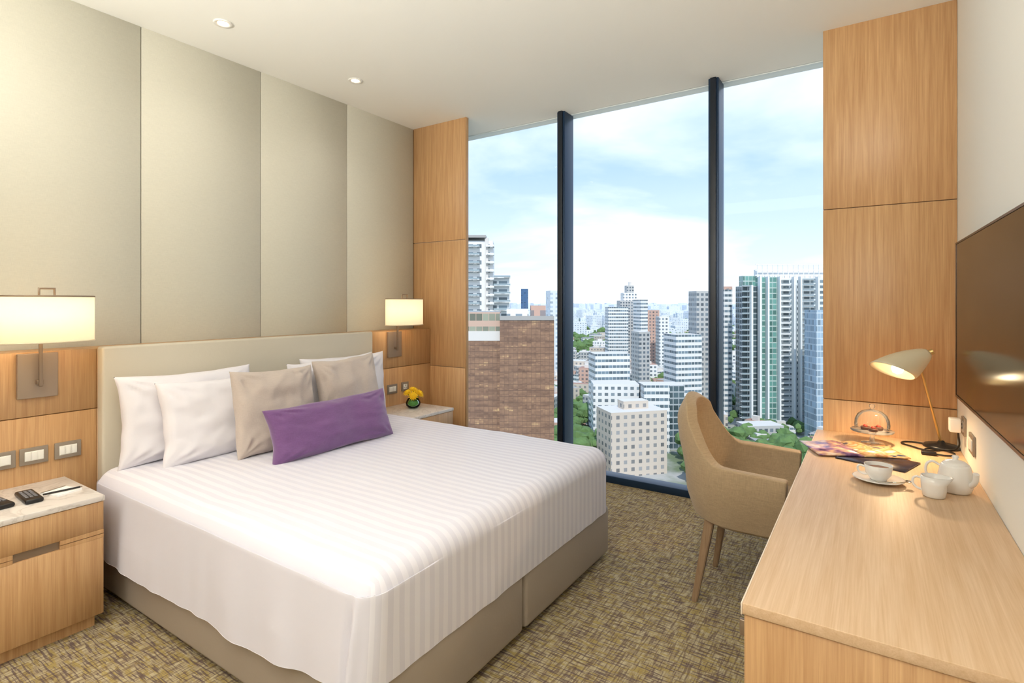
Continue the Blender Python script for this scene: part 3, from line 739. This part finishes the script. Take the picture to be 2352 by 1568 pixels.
for z in (18,21,24.6):
    c=RT*(.556*330)+FW*333;cbox(bm,uvl,(c.x,c.y),.21*330,.5,z,z+.5,YAW,0,0)
c=RT*(.556*330)+FW*340;cbox(bm,uvl,(c.x,c.y),.19*330,4,16.5,22,YAW,0,0)
lat=mesh_obj('roof_lattice',bm,[slabW])
cb=[lat,slabs('balcony_slabs',.4230,.440,326.5,[11-3.3*i for i in range(26)],3.5,slabW,railmat=slabG),
    slabs('balcony_slabs',.495,.515,328.5,[15-3.3*i for i in range(27)],3.5,slabW,railmat=slabW),
    slabs('balcony_slabs',.53,.56,328.5,[15-3.3*i for i in range(27)],3.5,slabW,railmat=slabG)]
bm=bmesh.new();uvl=bm.loops.layers.uv.new('UVMap')
for b in (.440,.4556,.470,.4916,.518,.53,.562): 
    c=RT*(b*326)+FW*326;cbox(bm,uvl,(c.x,c.y),1.0,3,GZ,17 if b>.45 else 12,YAW,0,0)
cb.append(mesh_obj('vertical_fins',bm,[slabW]));group('condominium_balconies',cb)
tower('blue_glass_building',[(.560,.70,-2.5,290,12,0,8,RG)],MT)
tower('stepped_skyscraper',[(.199,.235,3.8,600,20,0,15,RW),(.205,.229,12.5,602,16,0,0,RW),(.211,.224,20.6,604,12,0,15,RW),(.2155,.2195,24.5,606,4,0,12,RW),(.177,.214,-3,560,20,0,1,RW)],MT)
tower('white_slab_tower',[(.232,.2466,4.3,520,14,.3,1,RW),(.248,.271,-6.2,560,16,0,11,RG),(.271,.289,-12,520,14,0,0,RW),(.23,.251,-20,400,14,.2,15,RW),(.067,.086,12.6,500,16,.2,9,RW)],MT)
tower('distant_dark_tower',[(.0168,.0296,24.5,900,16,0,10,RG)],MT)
tower('twin_white_towers',[(.337,.368,9,350,12,.1,15,RW),(.375,.405,10,352,8,0,1,RW),(.387,.405,12,353,6,0,11,RG,10),(.295,.347,-18,330,16,.2,1,RW)],MT)
tower('hillside_white_blocks',[(.150,.215,-28,312,16,.1,1,RW),(.151,.235,-42,290,14,-.05,0,RW),(.243,.316,-41.5,282,14,.05,5,RW),(.243,.29,-40.5,276,8,0,1,RW),(.43,.50,-62,280,12,.1,15,RW),(.34,.40,-60,300,14,-.2,2,RW)],MT)
tower('beige_apartment_block',[(.170,.283,-46.6,240,16,.25,2,RW),(.2,.25,-43,246,6,.25,2,RW,-47)],MT)
# low-rise fabric of the city
bm=bmesh.new();uvl=bm.loops.layers.uv.new('UVMap')
tb=bmesh.new();bmesh.ops.create_icosphere(tb,subdivisions=1,radius=1);I1=([v.co.copy() for v in tb.verts],[[v.index for v in f.verts] for f in tb.faces]);tb.free()
tb=bmesh.new();bmesh.ops.create_icosphere(tb,subdivisions=2,radius=1);I2=([v.co.copy() for v in tb.verts],[[v.index for v in f.verts] for f in tb.faces]);tb.free()
TV,TF=[],[]
def blob(x,y,z,r,fine):
    V,F=I2 if fine else I1;o=len(TV)
    for v in V:
        k=r*(1+random.uniform(-.22,.22));TV.append((x+v.x*k,y+v.y*k,z+v.z*k*.85))
    for f in F: TF.append([i+o for i in f])
wallm=[0,1,2,0,15,11,2,0,1,15]
def clear(b,d,m):
    for bl,br,dist,dep,zt in FOOT:
        mm=m/d
        if bl-mm<b<br+mm and dist-m<d<dist+dep+m: return False
    return True
def scatter(n,d0,d1,h0,h1,s0,s1,far=False,ptree=.3):
    for _ in range(n):
        d=math.sqrt(random.uniform(d0*d0,d1*d1));b=random.uniform(-.25,.75)
        if not far and not clear(b,d,12): continue
        c=RT*(b*d)+FW*d
        if random.random()<ptree:
            r=random.uniform(3,6.5)*(1.8 if d>700 else 1.1)
            for k in range(6):
                blob(c.x+random.uniform(-r,r)*1.8,c.y+random.uniform(-r,r)*1.8,GZ+r*random.uniform(.6,1.7),r*random.uniform(.35,.8),d<300)
        else:
            hh=h0+(h1-h0)*random.random()**2.8
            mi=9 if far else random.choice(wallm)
            w1,w2=random.uniform(s0,s1),random.uniform(s0,s1);yw=YAW+random.choice((-.35,.25,.6,0))+random.uniform(-.08,.08)
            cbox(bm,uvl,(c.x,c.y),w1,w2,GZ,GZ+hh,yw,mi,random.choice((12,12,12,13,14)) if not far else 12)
            if d<700 and random.random()<.6:
                cbox(bm,uvl,(c.x+random.uniform(-1,1)*w1*.15,c.y),w1*.35,w2*.3,GZ+hh,GZ+hh+random.uniform(1.5,3.5),yw,12,12)
scatter(2100,232,480,5,18,6,14,ptree=.60)
scatter(4800,450,1000,6,28,9,18,ptree=.63)
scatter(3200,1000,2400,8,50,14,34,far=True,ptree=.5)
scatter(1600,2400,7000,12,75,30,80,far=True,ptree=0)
cbm=mesh_obj('low_rise_buildings',bm,MT)
me=bpy.data.meshes.new('street_trees');me.from_pydata(TV,[],TF);me.materials.append(simple('foliage',C(92,120,68),.9,var=.6,vscale=.25))
ctm=link(bpy.data.objects.new('street_trees',me))
def ground_mat():
    m,nt,b=newmat('city_ground');N=nt.nodes;L=nt.links
    g=N.new('ShaderNodeNewGeometry');n=N.new('ShaderNodeTexNoise');n.inputs['Scale'].default_value=.05;n.inputs['Detail'].default_value=6
    L.new(g.outputs['Position'],n.inputs['Vector']);cr=N.new('ShaderNodeValToRGB');e=cr.color_ramp.elements;e[0].position=.40;e[0].color=C(112,126,96);e[1].position=.56;e[1].color=C(176,175,171)
    L.new(n.outputs['Fac'],cr.inputs['Fac']);L.new(cr.outputs['Color'],b.inputs['Base Color']);b.inputs['Roughness'].default_value=1;return m
bm=bmesh.new();bmesh.ops.create_circle(bm,cap_ends=True,segments=64,radius=1600);g1=mesh_obj('near_ground',bm,ground_mat(),loc=(0,0,GZ))
bm=bmesh.new();bmesh.ops.create_circle(bm,cap_ends=True,segments=64,radius=30000);g2=mesh_obj('far_ground',bm,simple('haze_tinted_plain',C(190,204,210),1),loc=(0,0,GZ-.5))  # aerial haze put into the far ground's pale colour
group('city_district',[cbm,ctm,g1,g2])

# ---------------------------------------------------------------- world + sun
w=bpy.data.worlds.new('sky');scene.world=w;w.use_nodes=True;nt=w.node_tree;N=nt.nodes;L=nt.links
bg=N['Background'];tc=N.new('ShaderNodeTexCoord');s=N.new('ShaderNodeSeparateXYZ');L.new(tc.outputs['Generated'],s.inputs[0])
cr=N.new('ShaderNodeValToRGB');e=cr.color_ramp.elements
e[0].position=0.0;e[0].color=C(212,220,228);e[1].position=.7;e[1].color=C(124,162,208)
x=e.new(.08);x.color=C(192,209,227);x=e.new(.25);x.color=C(154,183,220)
L.new(s.outputs['Z'],cr.inputs['Fac'])
ad=N.new('ShaderNodeMath');ad.operation='ADD';ad.inputs[1].default_value=.18;L.new(s.outputs['Z'],ad.inputs[0])
dv=N.new('ShaderNodeVectorMath');dv.operation='DIVIDE';cbx=N.new('ShaderNodeCombineXYZ')
for i in range(3): L.new(ad.outputs[0],cbx.inputs[i])
L.new(tc.outputs['Generated'],dv.inputs[0]);L.new(cbx.outputs[0],dv.inputs[1])
n=N.new('ShaderNodeTexNoise');n.inputs['Scale'].default_value=.8;n.inputs['Detail'].default_value=7;n.inputs['Roughness'].default_value=.52;n.inputs['Distortion'].default_value=.3
L.new(dv.outputs[0],n.inputs['Vector'])
c2=N.new('ShaderNodeValToRGB');c2.color_ramp.elements[0].position=.46;c2.color_ramp.elements[0].color=(0,0,0,1);c2.color_ramp.elements[1].position=.72;c2.color_ramp.elements[1].color=(.85,.85,.85,1)
L.new(n.outputs['Fac'],c2.inputs['Fac'])
mx=N.new('ShaderNodeMix');mx.data_type='RGBA';L.new(c2.outputs['Color'],mx.inputs['Factor']);L.new(cr.outputs['Color'],mx.inputs['A']);mx.inputs['B'].default_value=C(238,241,245)
L.new(mx.outputs['Result'],bg.inputs['Color']);bg.inputs['Strength'].default_value=1.33
sl=bpy.data.lights.new('sun','SUN');sl.energy=2.5;sl.color=(1,.96,.9);sl.angle=.01
so=link(bpy.data.objects.new('sun',sl));so.location=(20,-30,40);so.rotation_euler=Vector((-.35,.62,-.75)).to_track_quat('-Z','Y').to_euler()
pl=bpy.data.lights.new('window_portal','AREA');pl.shape='RECTANGLE';pl.size=3.8;pl.size_y=3;pl.cycles.is_portal=True
po=link(bpy.data.objects.new('window_portal',pl));po.location=(-1.55,YW+.06,1.5);po.rotation_euler=(-math.pi/2,0,0)

# ---------------------------------------------------------------- camera
cam=bpy.data.cameras.new('camera');cam.sensor_width=36;cam.sensor_fit='HORIZONTAL';cam.lens=36*1249/2352
cam.shift_y=-(784-695)/2352;cam.clip_start=.05;cam.clip_end=40000
co=link(bpy.data.objects.new('camera',cam));co.location=(0,0,EYE);co.rotation_euler=(math.pi/2,0,YAW);scene.camera=co
scene.view_settings.view_transform='Standard'
scene.view_settings.exposure=0.38
